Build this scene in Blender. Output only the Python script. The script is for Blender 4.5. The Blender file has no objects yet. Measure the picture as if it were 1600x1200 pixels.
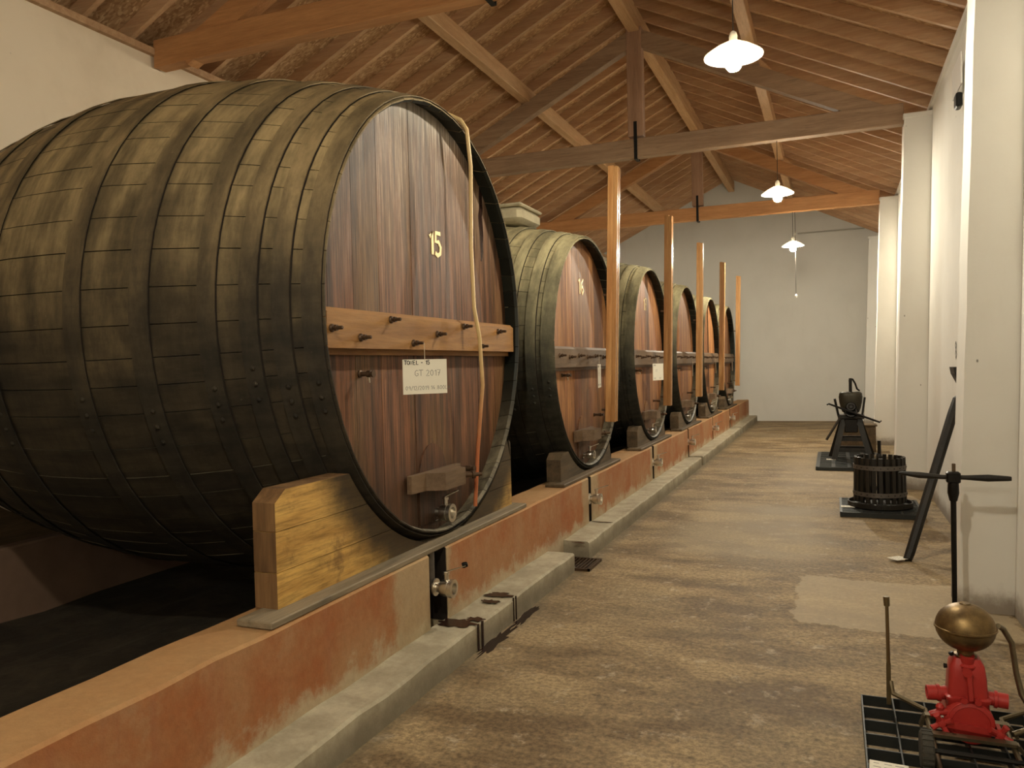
import bpy, math, random
from mathutils import Vector, Matrix
random.seed(7)
PI = math.pi
sc = bpy.context.scene
col = sc.collection

# ---------------------------------------------------------------- camera, world, exposure
cd = bpy.data.cameras.new('camera'); cam = bpy.data.objects.new('camera', cd); col.objects.link(cam)
cd.sensor_width = 36.0; cd.lens = 1230.0 / 1600.0 * 36.0; cd.clip_start = 0.05; cd.clip_end = 100
def _cam():
    F = 1230.0
    d = Vector((502, 40, -F)).normalized()
    x = -Vector((-3014, -47, -F)); x = (x - d * x.dot(d)).normalized()
    u = x.cross(d)
    m = Matrix((x, d, u)).to_4x4(); m.translation = (0, 0, 1.55)
    return m
cam.matrix_world = _cam(); sc.camera = cam
w = bpy.data.worlds.new('world'); sc.world = w; w.use_nodes = True
w.node_tree.nodes['Background'].inputs[0].default_value = (0.02, 0.016, 0.012, 1)
w.node_tree.nodes['Background'].inputs[1].default_value = 1.0
sc.view_settings.view_transform = 'Standard'; sc.view_settings.look = 'None'
sc.view_settings.gamma = 1.0; sc.view_settings.use_curve_mapping = False
sc.view_settings.exposure = 0.6
BULB = 900.0
BULB_COL = (1.0, 0.915, 0.735)

# ---------------------------------------------------------------- materials
def srgb(r, g, b):
    f = lambda c: ((c / 255 + 0.055) / 1.055) ** 2.4 if c > 10 else c / 255 / 12.92
    return (f(r), f(g), f(b), 1)
class NT:
    def __init__(s, name):
        s.m = bpy.data.materials.new(name); s.m.use_nodes = True
        s.t = s.m.node_tree; s.n = s.t.nodes; s.l = s.t.links
        s.b = s.n['Principled BSDF']; s._tc = None; s.b.inputs['Specular IOR Level'].default_value = .3
    def tc(s, out='Object'):
        if s._tc is None: s._tc = s.n.new('ShaderNodeTexCoord')
        return s._tc.outputs[out]
    def link(s, a, b): s.l.new(a, b)
    def mapping(s, scale=(1, 1, 1), src=None, loc=(0, 0, 0)):
        n = s.n.new('ShaderNodeMapping'); n.inputs['Scale'].default_value = scale; n.inputs['Location'].default_value = loc
        s.link(src or s.tc(), n.inputs[0]); return n.outputs[0]
    def noise(s, scale=5, detail=6, rough=.6, vec=None, dist=0):
        n = s.n.new('ShaderNodeTexNoise'); n.inputs['Scale'].default_value = scale; n.inputs['Detail'].default_value = detail
        n.inputs['Roughness'].default_value = rough; n.inputs['Distortion'].default_value = dist
        s.link(vec or s.tc(), n.inputs['Vector']); return n.outputs['Fac']
    def vor(s, scale=5, vec=None, feature='F1', out='Distance'):
        n = s.n.new('ShaderNodeTexVoronoi'); n.feature = feature; n.inputs['Scale'].default_value = scale
        s.link(vec or s.tc(), n.inputs['Vector']); return n.outputs[out]
    def ramp(s, fac, stops):
        n = s.n.new('ShaderNodeValToRGB'); e = n.color_ramp.elements
        while len(e) < len(stops): e.new(.5)
        for i, (p, c) in enumerate(stops): e[i].position = p; e[i].color = c if len(c) == 4 else (*c, 1)
        s.link(fac, n.inputs[0]); return n.outputs[0]
    def step(s, fac, a, b):
        n = s.n.new('ShaderNodeMapRange'); n.interpolation_type = 'SMOOTHSTEP'
        n.inputs[1].default_value = a; n.inputs[2].default_value = b
        s.link(fac, n.inputs[0]); return n.outputs[0]
    def math(s, op, a, b=0.0, c=None):
        n = s.n.new('ShaderNodeMath'); n.operation = op
        for i, v in enumerate((a, b) if c is None else (a, b, c)):
            if isinstance(v, (int, float)): n.inputs[i].default_value = v
            else: s.link(v, n.inputs[i])
        return n.outputs[0]
    def mix(s, f, a, b, mode='MIX'):
        n = s.n.new('ShaderNodeMix'); n.data_type = 'RGBA'; n.blend_type = mode
        for i, v in ((0, f), (6, a), (7, b)):
            if isinstance(v, (int, float)): n.inputs[i].default_value = v
            elif isinstance(v, tuple): n.inputs[i].default_value = v
            else: s.link(v, n.inputs[i])
        return n.outputs[2]
    def xyz(s, src=None):
        n = s.n.new('ShaderNodeSeparateXYZ'); s.link(src or s.tc(), n.inputs[0]); return n.outputs
    def nz(s):
        g = s.n.new('ShaderNodeNewGeometry'); return s.xyz(g.outputs['Normal'])[2]
    def rnd(s):
        return s.n.new('ShaderNodeObjectInfo').outputs['Random']
    def value(s, colr, fac):          # multiply the colour by a scalar
        n = s.n.new('ShaderNodeVectorMath'); n.operation = 'SCALE'; s.link(colr, n.inputs[0])
        s.link(fac, n.inputs['Scale']); return n.outputs[0]
    def color(s, c):
        if isinstance(c, tuple): s.b.inputs['Base Color'].default_value = c
        else: s.link(c, s.b.inputs['Base Color'])
        return s
    def rough(s, r):
        if isinstance(r, (int, float)): s.b.inputs['Roughness'].default_value = r
        else: s.link(r, s.b.inputs['Roughness'])
        return s
    def metal(s, v): s.b.inputs['Metallic'].default_value = v; return s
    def bump(s, h, strength=.3, dist=.01):
        n = s.n.new('ShaderNodeBump'); n.inputs['Strength'].default_value = strength; n.inputs['Distance'].default_value = dist
        s.link(h, n.inputs['Height']); s.link(n.outputs[0], s.b.inputs['Normal']); return s

def simple(name, c, rough=.6, metal=0, var=.12, scale=20, bump=.1):
    t = NT(name); n = t.noise(scale, 5)
    t.color(t.value(t.mix(0.0, c, c), t.math('MULTIPLY_ADD', n, 2 * var, 1 - var))).rough(rough).metal(metal).bump(n, bump, .004)
    return t.m

def wood(name, c1, c2, axis=2, rough=.55, randv=.25, fine=60, streak=(0.02, .02, .02, 1), stre=.0, bumps=.3):
    t = NT(name); sc_ = [1, 1, 1]; 
    for i in range(3): sc_[i] = 1.2 if i == axis else 14
    r = t.rnd()
    add = t.n.new('ShaderNodeVectorMath'); add.operation = 'ADD'; t.link(t.tc(), add.inputs[0])
    cmb = t.n.new('ShaderNodeCombineXYZ'); 
    for i in range(3): t.link(t.math('MULTIPLY', r, 17.0 + 5 * i), cmb.inputs[i])
    t.link(cmb.outputs[0], add.inputs[1])
    mp = t.mapping(tuple(sc_), add.outputs[0])
    a = t.noise(1.0, 8, .65, mp, .3); b = t.noise(6.0, 6, .7, mp)
    c = t.mix(t.step(a, .3, .7), c1, c2)
    c = t.value(c, t.math('MULTIPLY_ADD', b, .7, .65))
    c = t.value(c, t.math('MULTIPLY_ADD', r, 2 * randv, 1 - randv))
    if stre: c = t.mix(t.math('MULTIPLY', t.step(t.noise(2.2, 6, .6, mp), .58, .72), stre), c, streak)
    t.color(c).rough(rough).bump(t.math('ADD', a, b), bumps, .004)
    return t.m

def plaster(name, c, dirt, k=.35, low=None, rough=.85, marks=True):
    t = NT(name)
    a = t.noise(.9, 6, .6); b = t.noise(14, 8, .7); g = t.noise(3.5, 5, .6, t.mapping((1, 1, .25)))
    cc = t.mix(t.math('MULTIPLY', t.step(a, .4, .75), k), c, dirt)
    cc = t.mix(t.math('MULTIPLY', t.step(g, .55, .8), k * .6), cc, dirt)
    if marks:
        v = t.vor(5.5, t.mapping((1, 1, .6)))
        cc = t.mix(t.math('MULTIPLY', t.math('SUBTRACT', 1.0, t.step(v, .02, .05)), .75), cc, (.05, .035, .02, 1))
    if low:
        z = t.xyz()[2]
        m = t.math('SUBTRACT', 1.0, t.step(t.math('ADD', z, t.math('MULTIPLY', b, -.16)), -.05, .10))
        cc = t.mix(t.math('MULTIPLY', m, .8), cc, low)
    t.color(cc).rough(rough).bump(t.math('ADD', a, t.math('MULTIPLY', b, .25)), .25, .02)
    return t.m

M = {}
M['wall'] = plaster('white_plaster', (.76, .74, .68, 1), (.58, .54, .46, 1), .3, low=(.2, .15, .1, 1))
M['wall_left'] = plaster('old_limewash', (.80, .69, .53, 1), (.56, .44, .30, 1), .5)
M['wall_back'] = plaster('back_plaster', (.66, .64, .58, 1), (.54, .52, .46, 1), .35, marks=False)

def floor_mat():
    t = NT('worn_concrete')
    a = t.noise(.55, 8, .62); b = t.noise(2.0, 9, .68, t.mapping((.55, 1.15, 1))); c = t.noise(38, 8, .75); d = t.noise(7, 6, .7)
    x = t.xyz()
    base = t.mix(t.step(b, .38, .64), (.15, .098, .047, 1), (.35, .255, .137, 1))
    base = t.mix(t.math('MULTIPLY', t.step(a, .45, .62), .6), base, (.25, .19, .11, 1))
    base = t.mix(t.math('MULTIPLY', t.step(d, .56, .68), .5), base, (.50, .42, .30, 1))
    base = t.mix(t.math('MULTIPLY', t.math('SUBTRACT', 1.0, t.step(d, .30, .42)), .5), base, (.06, .04, .022, 1))
    base = t.value(base, t.math('MULTIPLY_ADD', t.step(c, .3, .7), .9, .5))
    # paler repair patches
    def patch(x0, x1, y0, y1, e=.06):
        wob = t.math('MULTIPLY', t.math('SUBTRACT', t.noise(4, 5, .7), .5), .3)
        xx = t.math('ADD', x[0], wob); yy = t.math('ADD', x[1], wob)
        m = t.math('MULTIPLY', t.step(xx, x0, x0 + e), t.math('SUBTRACT', 1.0, t.step(xx, x1, x1 + e)))
        return t.math('MULTIPLY', m, t.math('MULTIPLY', t.step(yy, y0, y0 + e), t.math('SUBTRACT', 1.0, t.step(yy, y1, y1 + e))))
    base = t.mix(t.math('MULTIPLY', patch(-.25, .95, 4.85, 5.95, .02), .55), base, (.47, .38, .25, 1))
    base = t.mix(t.math('MULTIPLY', patch(-1.5, -.3, 6.2, 8.6, .4), .35), base, (.46, .38, .25, 1))
    base = t.mix(t.math('MULTIPLY', patch(-.9, .4, 9.5, 13.5, .5), .3), base, (.45, .36, .24, 1))
    # darker gutter band beside the kerb
    k = t.math('SUBTRACT', 1.0, t.step(t.math('ADD', x[0], t.math('MULTIPLY', t.noise(5, 4), .1)), -1.75, -1.66))
    base = t.mix(t.math('MULTIPLY', k, .5), base, (.10, .075, .045, 1))
    t.color(base).rough(t.math('MULTIPLY_ADD', b, .3, .55)).bump(t.math('ADD', t.math('MULTIPLY', c, .5), b), .35, .012)
    return t.m
M['floor'] = floor_mat()
t = NT('dark_earth'); n = t.noise(3, 8, .7); t.color(t.mix(t.step(n, .4, .7), (.022, .017, .010, 1), (.05, .038, .024, 1))).rough(.95).bump(t.noise(25, 8, .7), .5, .02); M['earth'] = t.m

def plinth_mat():
    t = NT('orange_limewash')
    a = t.noise(1.3, 7, .65); b = t.noise(5, 8, .7); c = t.noise(30, 6, .7)
    z = t.xyz()[2]
    base = t.mix(t.step(a, .35, .65), (.31, .105, .034, 1), (.35, .185, .085, 1))
    base = t.mix(t.math('MULTIPLY', t.step(b, .5, .72), .5), base, (.38, .235, .125, 1))
    wet = t.noise(1.0, 6, .6, t.mapping((8, 8, .6)))
    base = t.mix(t.math('MULTIPLY', t.step(wet, .56, .7), .35), base, (.28, .10, .05, 1))
    m = t.math('SUBTRACT', 1.0, t.step(t.math('ADD', z, t.math('MULTIPLY', t.math('SUBTRACT', b, .5), -.45)), .14, .24))
    base = t.mix(t.math('MULTIPLY', m, .85), base, (.44, .36, .235, 1))
    yy = t.xyz()[1]; sc_ = None
    for y0, y1 in ((3.30, 3.93), (6.45, 6.95), (9.2, 9.62)):
        wob = t.math('ADD', yy, t.math('MULTIPLY', t.math('SUBTRACT', b, .5), .35))
        q = t.math('MULTIPLY', t.step(wob, y0, y0 + .12), t.math('SUBTRACT', 1.0, t.step(wob, y1, y1 + .08)))
        sc_ = q if sc_ is None else t.math('MAXIMUM', sc_, q)
    base = t.mix(t.math('MULTIPLY', sc_, .7), base, (.40, .32, .19, 1))
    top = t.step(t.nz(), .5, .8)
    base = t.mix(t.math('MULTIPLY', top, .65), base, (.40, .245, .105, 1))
    base = t.value(base, t.math('MULTIPLY_ADD', c, .5, .75))
    t.color(base).rough(.85).bump(t.math('ADD', b, t.math('MULTIPLY', c, .4)), .35, .015)
    return t.m
M['plinth'] = plinth_mat()
def kerb_mat():
    t = NT('grey_cement')
    b = t.noise(4, 8, .7); c = t.noise(35, 8, .75); g = t.noise(1.3, 5, .6)
    z = t.xyz()[2]
    base = t.mix(t.step(b, .35, .7), (.30, .26, .18, 1), (.46, .41, .295, 1))
    base = t.value(base, t.math('MULTIPLY_ADD', c, .5, .75))
    m = t.math('MULTIPLY', t.math('SUBTRACT', 1.0, t.step(t.math('ADD', z, t.math('MULTIPLY', g, -.2)), -.06, .05)), .6)
    base = t.mix(m, base, (.13, .105, .07, 1))
    t.color(base).rough(.8).bump(t.math('ADD', b, c), .3, .01)
    return t.m
M['kerb'] = kerb_mat()
M['rear_shaded'] = simple('shaded_rear_plaster', (.17, .105, .07, 1), .9, 0, .3, 5)  # plinth plaster with the shadow at the back put into its colour
M['shade_black'] = simple('black_shade_paint', (.012, .008, .005, 1), .9)  # black for painted shadow lines at hoops and shade in plinth slots
M['wet'] = simple('wine_stain', (.022, .010, .007, 1), .25, 0, .3, 30)  # also paints the shade below the drain grate

M['rafter'] = wood('orange_pine_rafter', (.46, .27, .145, 1), (.58, .38, .22, 1), 0, .6, .12)
M['purlin'] = wood('pale_pine_purlin', (.50, .30, .15, 1), (.62, .40, .22, 1), 1, .6, .08)
M['truss'] = wood('weathered_truss_pine', (.28, .18, .11, 1), (.40, .27, .17, 1), 0, .65, .1, stre=.4)
M['truss_orange'] = wood('orange_truss_pine', (.42, .20, .08, 1), (.54, .28, .12, 1), 0, .6, .08)
M['truss_post'] = wood('weathered_king_post', (.32, .19, .12, 1), (.42, .26, .17, 1), 2, .65, .1)
def osb():
    t = NT('strand_board')
    v = t.n.new('ShaderNodeTexVoronoi'); v.inputs['Scale'].default_value = 26
    nn = t.n.new('ShaderNodeTexNoise'); nn.inputs['Scale'].default_value = 9; t.link(t.tc(), nn.inputs[0])
    mx = t.n.new('ShaderNodeMix'); mx.data_type = 'VECTOR'; mx.inputs[0].default_value = .12
    t.link(t.mapping((1, 2.3, 1.6)), mx.inputs[4]); t.link(nn.outputs['Color'], mx.inputs[5]); t.link(mx.outputs[1], v.inputs['Vector'])
    s = t.xyz(v.outputs['Color'])[0]
    c = t.ramp(s, [(0, (.33, .18, .085)), (.5, (.45, .27, .135)), (.9, (.57, .37, .20)), (1, (.70, .49, .29))])
    c = t.value(c, t.math('MULTIPLY_ADD', t.rnd(), .2, .9))
    t.color(c).rough(.7).bump(s, .3, .004)
    return t.m
M['osb'] = osb()
M['black_steel'] = simple('black_steel', (.02, .02, .02, 1), .45, .6, .2, 30)

def stave_mat(name, dark, mid, dust, zt, dustk):
    t = NT(name); r = t.rnd()
    mp = t.mapping((1.0, 7, 7)); a = t.noise(1.6, 8, .65, mp); g = t.noise(1.1, 7, .65); f = t.noise(22, 8, .72)
    stain = t.noise(.9, 5, .6, t.mapping((5, 1, 1)))
    c = t.mix(t.step(a, .35, .68), dark, mid)
    c = t.value(c, t.math('MULTIPLY_ADD', r, .3, .85))
    z = t.xyz()[2]
    m = t.step(t.math('ADD', z, t.math('MULTIPLY', t.math('SUBTRACT', g, .5), 1.6)), zt - .55, zt + .75)
    m = t.math('MULTIPLY', m, t.math('MULTIPLY_ADD', t.step(stain, .38, .6), .62, .38))
    c = t.mix(t.math('MULTIPLY', m, dustk), c, dust)
    c = t.mix(t.math('MULTIPLY', t.step(f, .66, .74), .35), c, (.34, .28, .18, 1))
    c = t.mix(t.math('MULTIPLY', t.step(t.noise(2.6, 7, .7), .52, .68), .32), c, mid)
    c = t.value(c, t.math('MULTIPLY_ADD', t.step(t.noise(3, 8, .75, t.mapping((3.2, 1, 1))), .36, .62), .42, .76))
    t.color(c).rough(.78).bump(t.math('ADD', a, t.math('MULTIPLY', f, .6)), .3, .006)
    return t.m
M['stave_near'] = stave_mat('dusty_dark_stave', (.016, .012, .007, 1), (.038, .028, .015, 1), (.36, .265, .13, 1), 1.50, .88)
M['stave_far'] = stave_mat('olive_dusty_stave', (.014, .013, .009, 1), (.032, .029, .018, 1), (.46, .40, .22, 1), 1.25, .94)
M['hoop_near'] = stave_mat('dusty_steel_hoop', (.015, .012, .008, 1), (.032, .025, .015, 1), (.285, .205, .10, 1), 1.52, .85)
M['hoop_far'] = stave_mat('olive_dusty_hoop', (.014, .014, .010, 1), (.030, .028, .019, 1), (.44, .385, .215, 1), 1.22, .93)

def chime():
    t = NT('tarry_chime'); n = t.noise(8, 7, .7); z = t.xyz()[2]
    up = t.math('MULTIPLY', t.math('SUBTRACT', 1.0, t.step(t.math('ADD', z, t.math('MULTIPLY', n, .4)), .5, 1.1)), .9)
    c = t.mix(up, (.012, .014, .010, 1), t.mix(t.step(n, .4, .62), (.09, .075, .048, 1), (.20, .17, .11, 1)))
    t.color(t.value(c, t.math('MULTIPLY_ADD', t.rnd(), .5, .75))).rough(.55).bump(n, .3, .004); return t.m
M['chime'] = chime()
def head_mat(name, c1, c2, c3, grey, zg, rv=.22, pk=.75):
    t = NT(name); r = t.rnd()
    cmb = t.n.new('ShaderNodeCombineXYZ'); t.link(t.math('MULTIPLY', r, 31.0), cmb.inputs[1])
    add = t.n.new('ShaderNodeVectorMath'); add.operation = 'ADD'; t.link(t.tc(), add.inputs[0]); t.link(cmb.outputs[0], add.inputs[1])
    mp = t.mapping((1, 10, .55), add.outputs[0])
    a = t.noise(1.0, 8, .62, mp, .25); b = t.noise(5, 8, .72, mp); big = t.noise(.8, 4, .5, t.mapping((1, 2.4, .5), add.outputs[0]))
    c = t.mix(t.step(a, .42, .56), c1, c2)
    c = t.mix(t.math('MULTIPLY', t.step(big, .5, .66), .7), c, c3)
    z = t.xyz()[2]
    gm = t.step(t.math('ADD', z, t.math('MULTIPLY', t.math('SUBTRACT', a, .5), 1.3)), zg - .5, zg + .75)
    c = t.mix(t.math('MULTIPLY', gm, .62 if pk > .3 else .15), c, grey)
    fine = t.noise(3, 8, .75, t.mapping((1, 26, .9), add.outputs[0]))
    c = t.value(c, t.math('MULTIPLY_ADD', t.step(fine, .38, .60), .75, .55))
    pale = t.math('MULTIPLY', t.step(fine, .52, .66), t.math('MULTIPLY', gm, pk))
    c = t.mix(pale, c, (.50, .42, .31, 1))
    mould = t.math('MULTIPLY', t.step(t.math('ADD', z, t.math('MULTIPLY', fine, .5)), zg + .75, zg + 1.05), pk)
    c = t.mix(mould, c, (.60, .56, .47, 1))
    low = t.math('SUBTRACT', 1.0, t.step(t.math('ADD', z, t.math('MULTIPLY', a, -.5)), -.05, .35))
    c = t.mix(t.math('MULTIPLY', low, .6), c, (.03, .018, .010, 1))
    c = t.mix(t.math('MULTIPLY', t.math('SUBTRACT', 1.0, t.step(b, .28, .40)), .65), c, (.05, .03, .018, 1))
    c = t.value(c, t.math('MULTIPLY_ADD', r, 2 * rv, 1 - rv))
    t.color(c).rough(t.math('MULTIPLY_ADD', b, .35, .38)).bump(t.math('ADD', a, b), .35, .004)
    return t.m
M['head_near'] = head_mat('streaked_wine_oak', (.070, .032, .016, 1), (.150, .062, .028, 1), (.17, .095, .035, 1), (.17, .118, .075, 1), 1.75, .22, .6)
M['head_far'] = head_mat('reddish_varnished_oak', (.20, .080, .028, 1), (.32, .145, .050, 1), (.16, .055, .026, 1), (.25, .14, .07, 1), 1.6, .30, .12)
M['bar_near'] = wood('honey_oak_bar', (.19, .085, .022, 1), (.30, .150, .045, 1), 1, .6, .05)
M['bar_far'] = wood('grey_oak_bar', (.10, .062, .034, 1), (.17, .11, .065, 1), 1, .5, .08)
def cradle_near():
    t = NT('yellow_painted_timber')
    a = t.noise(1.2, 8, .65, t.mapping((1, 1.2, 9))); b = t.noise(4, 7, .7)
    y = t.xyz()[1]
    c = t.mix(t.step(a, .35, .65), (.40, .22, .055, 1), (.60, .37, .105, 1))
    c = t.mix(t.math('MULTIPLY', t.step(b, .54, .70), .75), c, (.15, .08, .03, 1))
    g_ = t.noise(3, 8, .75, t.mapping((1, 1.5, 22))); c = t.value(c, t.math('MULTIPLY_ADD', t.step(g_, .35, .6), .5, .6))
    q = t.xyz()
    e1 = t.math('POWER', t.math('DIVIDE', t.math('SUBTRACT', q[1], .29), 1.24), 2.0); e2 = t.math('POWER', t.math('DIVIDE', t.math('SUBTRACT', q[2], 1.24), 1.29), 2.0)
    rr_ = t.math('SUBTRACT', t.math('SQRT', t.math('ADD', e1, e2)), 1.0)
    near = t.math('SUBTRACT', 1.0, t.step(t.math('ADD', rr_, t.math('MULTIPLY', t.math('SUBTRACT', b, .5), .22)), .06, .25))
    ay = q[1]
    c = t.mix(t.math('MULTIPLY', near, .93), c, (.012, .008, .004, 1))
    t.color(c).rough(.55).bump(t.math('ADD', a, b), .35, .006)
    return t.m
M['cradle_near'] = cradle_near()
M['end_grain'] = wood('brown_end_grain', (.09, .045, .018, 1), (.20, .11, .045, 1), 2, .7, .12)
M['cradle_far'] = wood('sooty_timber', (.06, .042, .022, 1), (.13, .085, .045, 1), 1, .7, .15)
M['pad'] = wood('grey_board', (.12, .095, .06, 1), (.23, .18, .115, 1), 1, .7, .1, stre=.5)
M['post'] = wood('varnished_pine_post', (.30, .14, .05, 1), (.44, .24, .095, 1), 2, .22, .12)
M['iron'] = simple('rusty_iron', (.09, .055, .032, 1), .5, .6, .3, 60)
M['steel'] = simple('stainless_steel', (.72, .68, .6, 1), .28, 1, .1, 40, .03)
M['brass_num'] = simple('brass_numeral', (.80, .62, .30, 1), .4, .3, .08, 60)
M['paper'] = simple('white_card', (.78, .74, .62, 1), .7, 0, .03, 30)
M['ink'] = simple('black_ink', (.015, .013, .012, 1), .6)
M['ink_thin'] = simple('grey_ink', (.16, .15, .13, 1), .6)
M['string'] = simple('pale_string', (.55, .46, .33, 1), .8)
def hosem():
    t = NT('stained_hose'); z = t.xyz()[2]
    m = t.step(t.math('ADD', z, t.math('MULTIPLY', t.noise(9, 5), .3)), 1.1, 1.9)
    t.color(t.mix(m, (.42, .13, .05, 1), (.60, .43, .20, 1))).rough(.35); return t.m
M['hose'] = hosem()
M['black_wood'] = wood('black_core_shade', (.008, .007, .005, 1), (.020, .016, .011, 1), 2, .5, .2)
M['black_iron'] = simple('black_iron', (.018, .016, .014, 1), .42, .7, .3, 50)
M['grate'] = simple('dark_grate_plastic', (.022, .024, .022, 1), .45, .1, .2, 40)
M['hoop_grey'] = simple('grey_hoop_iron', (.13, .115, .10, 1), .5, .6, .25, 60)
M['red'] = simple('red_enamel_paint', (.38, .030, .024, 1), .32, 0, .12, 18)
def brass():
    t = NT('aged_brass'); n = t.noise(9, 7, .7); f = t.noise(60, 6, .7)
    t.color(t.mix(t.step(n, .35, .7), (.27, .18, .075, 1), (.12, .08, .04, 1))).metal(.8).rough(t.math('MULTIPLY_ADD', f, .35, .25)); return t.m
M['brass'] = brass()
M['bronze'] = simple('bronze_lever', (.17, .125, .06, 1), .4, .7, .2, 40)
M['pale_dust'] = simple('pale_dust_cover', (.42, .365, .24, 1), .9, 0, .35, 12, .4)
M['handle_iron'] = simple('oiled_handle_iron', (.17, .135, .08, 1), .4, .8, .3, 40)
M['tyre'] = simple('grey_tyre_rubber', (.05, .045, .035, 1), .75, 0, .3, 40)
t = NT('opal_glass_shade'); t.color((.88, .86, .80, 1)).rough(.35)
_tr = t.n.new('ShaderNodeBsdfTranslucent'); _tr.inputs[0].default_value = (.95, .88, .74, 1)
_mx = t.n.new('ShaderNodeMixShader'); _mx.inputs[0].default_value = .8
t.link(t.b.outputs[0], _mx.inputs[1]); t.link(_tr.outputs[0], _mx.inputs[2]); t.link(_mx.outputs[0], t.n['Material Output'].inputs[0]); M['opal'] = t.m
M['enamel'] = simple('white_enamel', (.85, .84, .80, 1), .3, 0, .02)
M['cord'] = simple('dark_cord', (.03, .025, .02, 1), .6)
M['copper_dark'] = simple('dark_copper', (.035, .030, .019, 1), .5, .4, .3, 20)
M['conduit'] = simple('painted_conduit', (.42, .40, .34, 1), .6)
def bulb_mat(p):
    t = NT('glowing_bulb'); t.b.inputs['Emission Color'].default_value = (*BULB_COL, 1); t.b.inputs['Emission Strength'].default_value = BULB * p; t.color((1, .9, .7, 1)); return t.m

# ---------------------------------------------------------------- mesh helpers
class MB:
    def __init__(s): s.v = []; s.f = []
    def add(s, vs, fs):
        o = len(s.v); s.v += [tuple(p) for p in vs]; s.f += [tuple(i + o for i in f) for f in fs]; return s
    def box(s, x0, x1, y0, y1, z0, z1, lean=None):
        vs = [(x, y, z) for z in (z0, z1) for y in (y0, y1) for x in (x0, x1)]
        return s.add(vs, [(0, 2, 3, 1), (4, 5, 7, 6), (0, 1, 5, 4), (2, 6, 7, 3), (0, 4, 6, 2), (1, 3, 7, 5)])
    def cbox(s, x0, x1, y0, y1, z0, z1, c=.008):
        # box with chamfered edges (lofted along z)
        rings = []
        for z, k in ((z0, c), (z0 + c, 0), (z1 - c, 0), (z1, c)):
            a, b, d, e = x0 + k, x1 - k, y0 + k, y1 - k
            rings.append([(a + c, d, z), (b - c, d, z), (b, d + c, z), (b, e - c, z), (b - c, e, z), (a + c, e, z), (a, e - c, z), (a, d + c, z)])
        return s.loft(rings, True)
    def loft(s, rings, caps=True, closed=True):
        n = len(rings[0]); vs = [p for r in rings for p in r]; fs = []
        for i in range(len(rings) - 1):
            for j in range(n if closed else n - 1):
                k = (j + 1) % n
                fs.append((i * n + j, i * n + k, (i + 1) * n + k, (i + 1) * n + j))
        if caps: fs += [tuple(range(n))[::-1], tuple((len(rings) - 1) * n + j for j in range(n))]
        return s.add(vs, fs)
    def beam(s, p0, p1, wdt, h, up=(0, 0, 1)):
        p0, p1 = Vector(p0), Vector(p1); d = (p1 - p0).normalized(); sd = d.cross(Vector(up)).normalized() * wdt / 2; u = sd.cross(d).normalized() * h / 2
        r = lambda p: [p - sd - u, p + sd - u, p + sd + u, p - sd + u]
        return s.loft([r(p0), r(p1)])
    def tube(s, pts, r, n=10, caps=True):
        pts = [Vector(p) for p in pts]; rr = r if isinstance(r, (list, tuple)) else [r] * len(pts)
        rings = []; prev = None
        for i, p in enumerate(pts):
            d = ((pts[min(i + 1, len(pts) - 1)] - pts[max(i - 1, 0)])).normalized()
            if prev is None:
                a = Vector((0, 0, 1)) if abs(d.z) < .9 else Vector((1, 0, 0)); a = (a - d * a.dot(d)).normalized()
            else: a = (prev - d * prev.dot(d)).normalized()
            prev = a; b = d.cross(a)
            rings.append([p + (a * math.cos(2 * PI * k / n) + b * math.sin(2 * PI * k / n)) * rr[i] for k in range(n)])
        return s.loft(rings, caps)
    def lathe(s, prof, c=(0, 0, 0), ax=(0, 0, 1), n=24, sx=1.0):
        # prof: list of (radius, height)
        c = Vector(c); d = Vector(ax).normalized()
        a = Vector((1, 0, 0)) if abs(d.x) < .9 else Vector((0, 1, 0)); a = (a - d * a.dot(d)).normalized(); b = d.cross(a)
        rings = [[c + d * h + (a * sx * math.cos(2 * PI * k / n) + b * math.sin(2 * PI * k / n)) * max(r, 1e-4) for k in range(n)] for r, h in prof]
        return s.loft(rings, True)
    def ribbon(s, pts, wd, th=.002, frame=None):
        # flat stroke in a 2D frame (origin, u, v, n)
        o, u, v, nn = frame; out = []
        P = [Vector((p[0], p[1])) for p in pts]
        rings = []
        for i, p in enumerate(P):
            d = (P[min(i + 1, len(P) - 1)] - P[max(i - 1, 0)]);
            if d.length < 1e-9: d = Vector((1, 0))
            d.normalize(); q = Vector((-d.y, d.x)) * wd / 2
            w3 = lambda a, h: o + u * a.x + v * a.y + nn * h
            rings.append([w3(p - q, 0), w3(p + q, 0), w3(p + q, th), w3(p - q, th)])
        return s.loft(rings)
    def obj(s, name, m=None, parent=None, smooth=False, sharp=None):
        me = bpy.data.meshes.new(name); me.from_pydata(s.v, [], s.f); me.update()
        import bmesh
        bm = bmesh.new(); bm.from_mesh(me); bmesh.ops.recalc_face_normals(bm, faces=bm.faces); bm.to_mesh(me); bm.free()
        if smooth:
            me.shade_smooth()
            try: me.set_sharp_from_angle(angle=math.radians(sharp or 38))
            except Exception: pass
        o = bpy.data.objects.new(name, me); col.objects.link(o)
        if m: me.materials.append(M[m] if isinstance(m, str) else m)
        if parent: o.parent = parent
        return o
def thing(name, label, cat, loc=(0, 0, 0), group=None, rot=None):
    o = bpy.data.objects.new(name, None); col.objects.link(o); o.location = loc; o.empty_display_size = .1
    if rot: o.rotation_euler = rot
    o['label'] = label; o['category'] = cat
    if group: o['group'] = group
    return o
def tag(o, label, cat, group=None):
    o['label'] = label; o['category'] = cat
    if group: o['group'] = group
    return o
def struct(o): o['kind'] = 'structure'; return o
def copy_tree(o, parent=None):
    c = o.copy(); col.objects.link(c)
    if parent: c.parent = parent
    for ch in list(o.children): copy_tree(ch, c)
    return c

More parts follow.
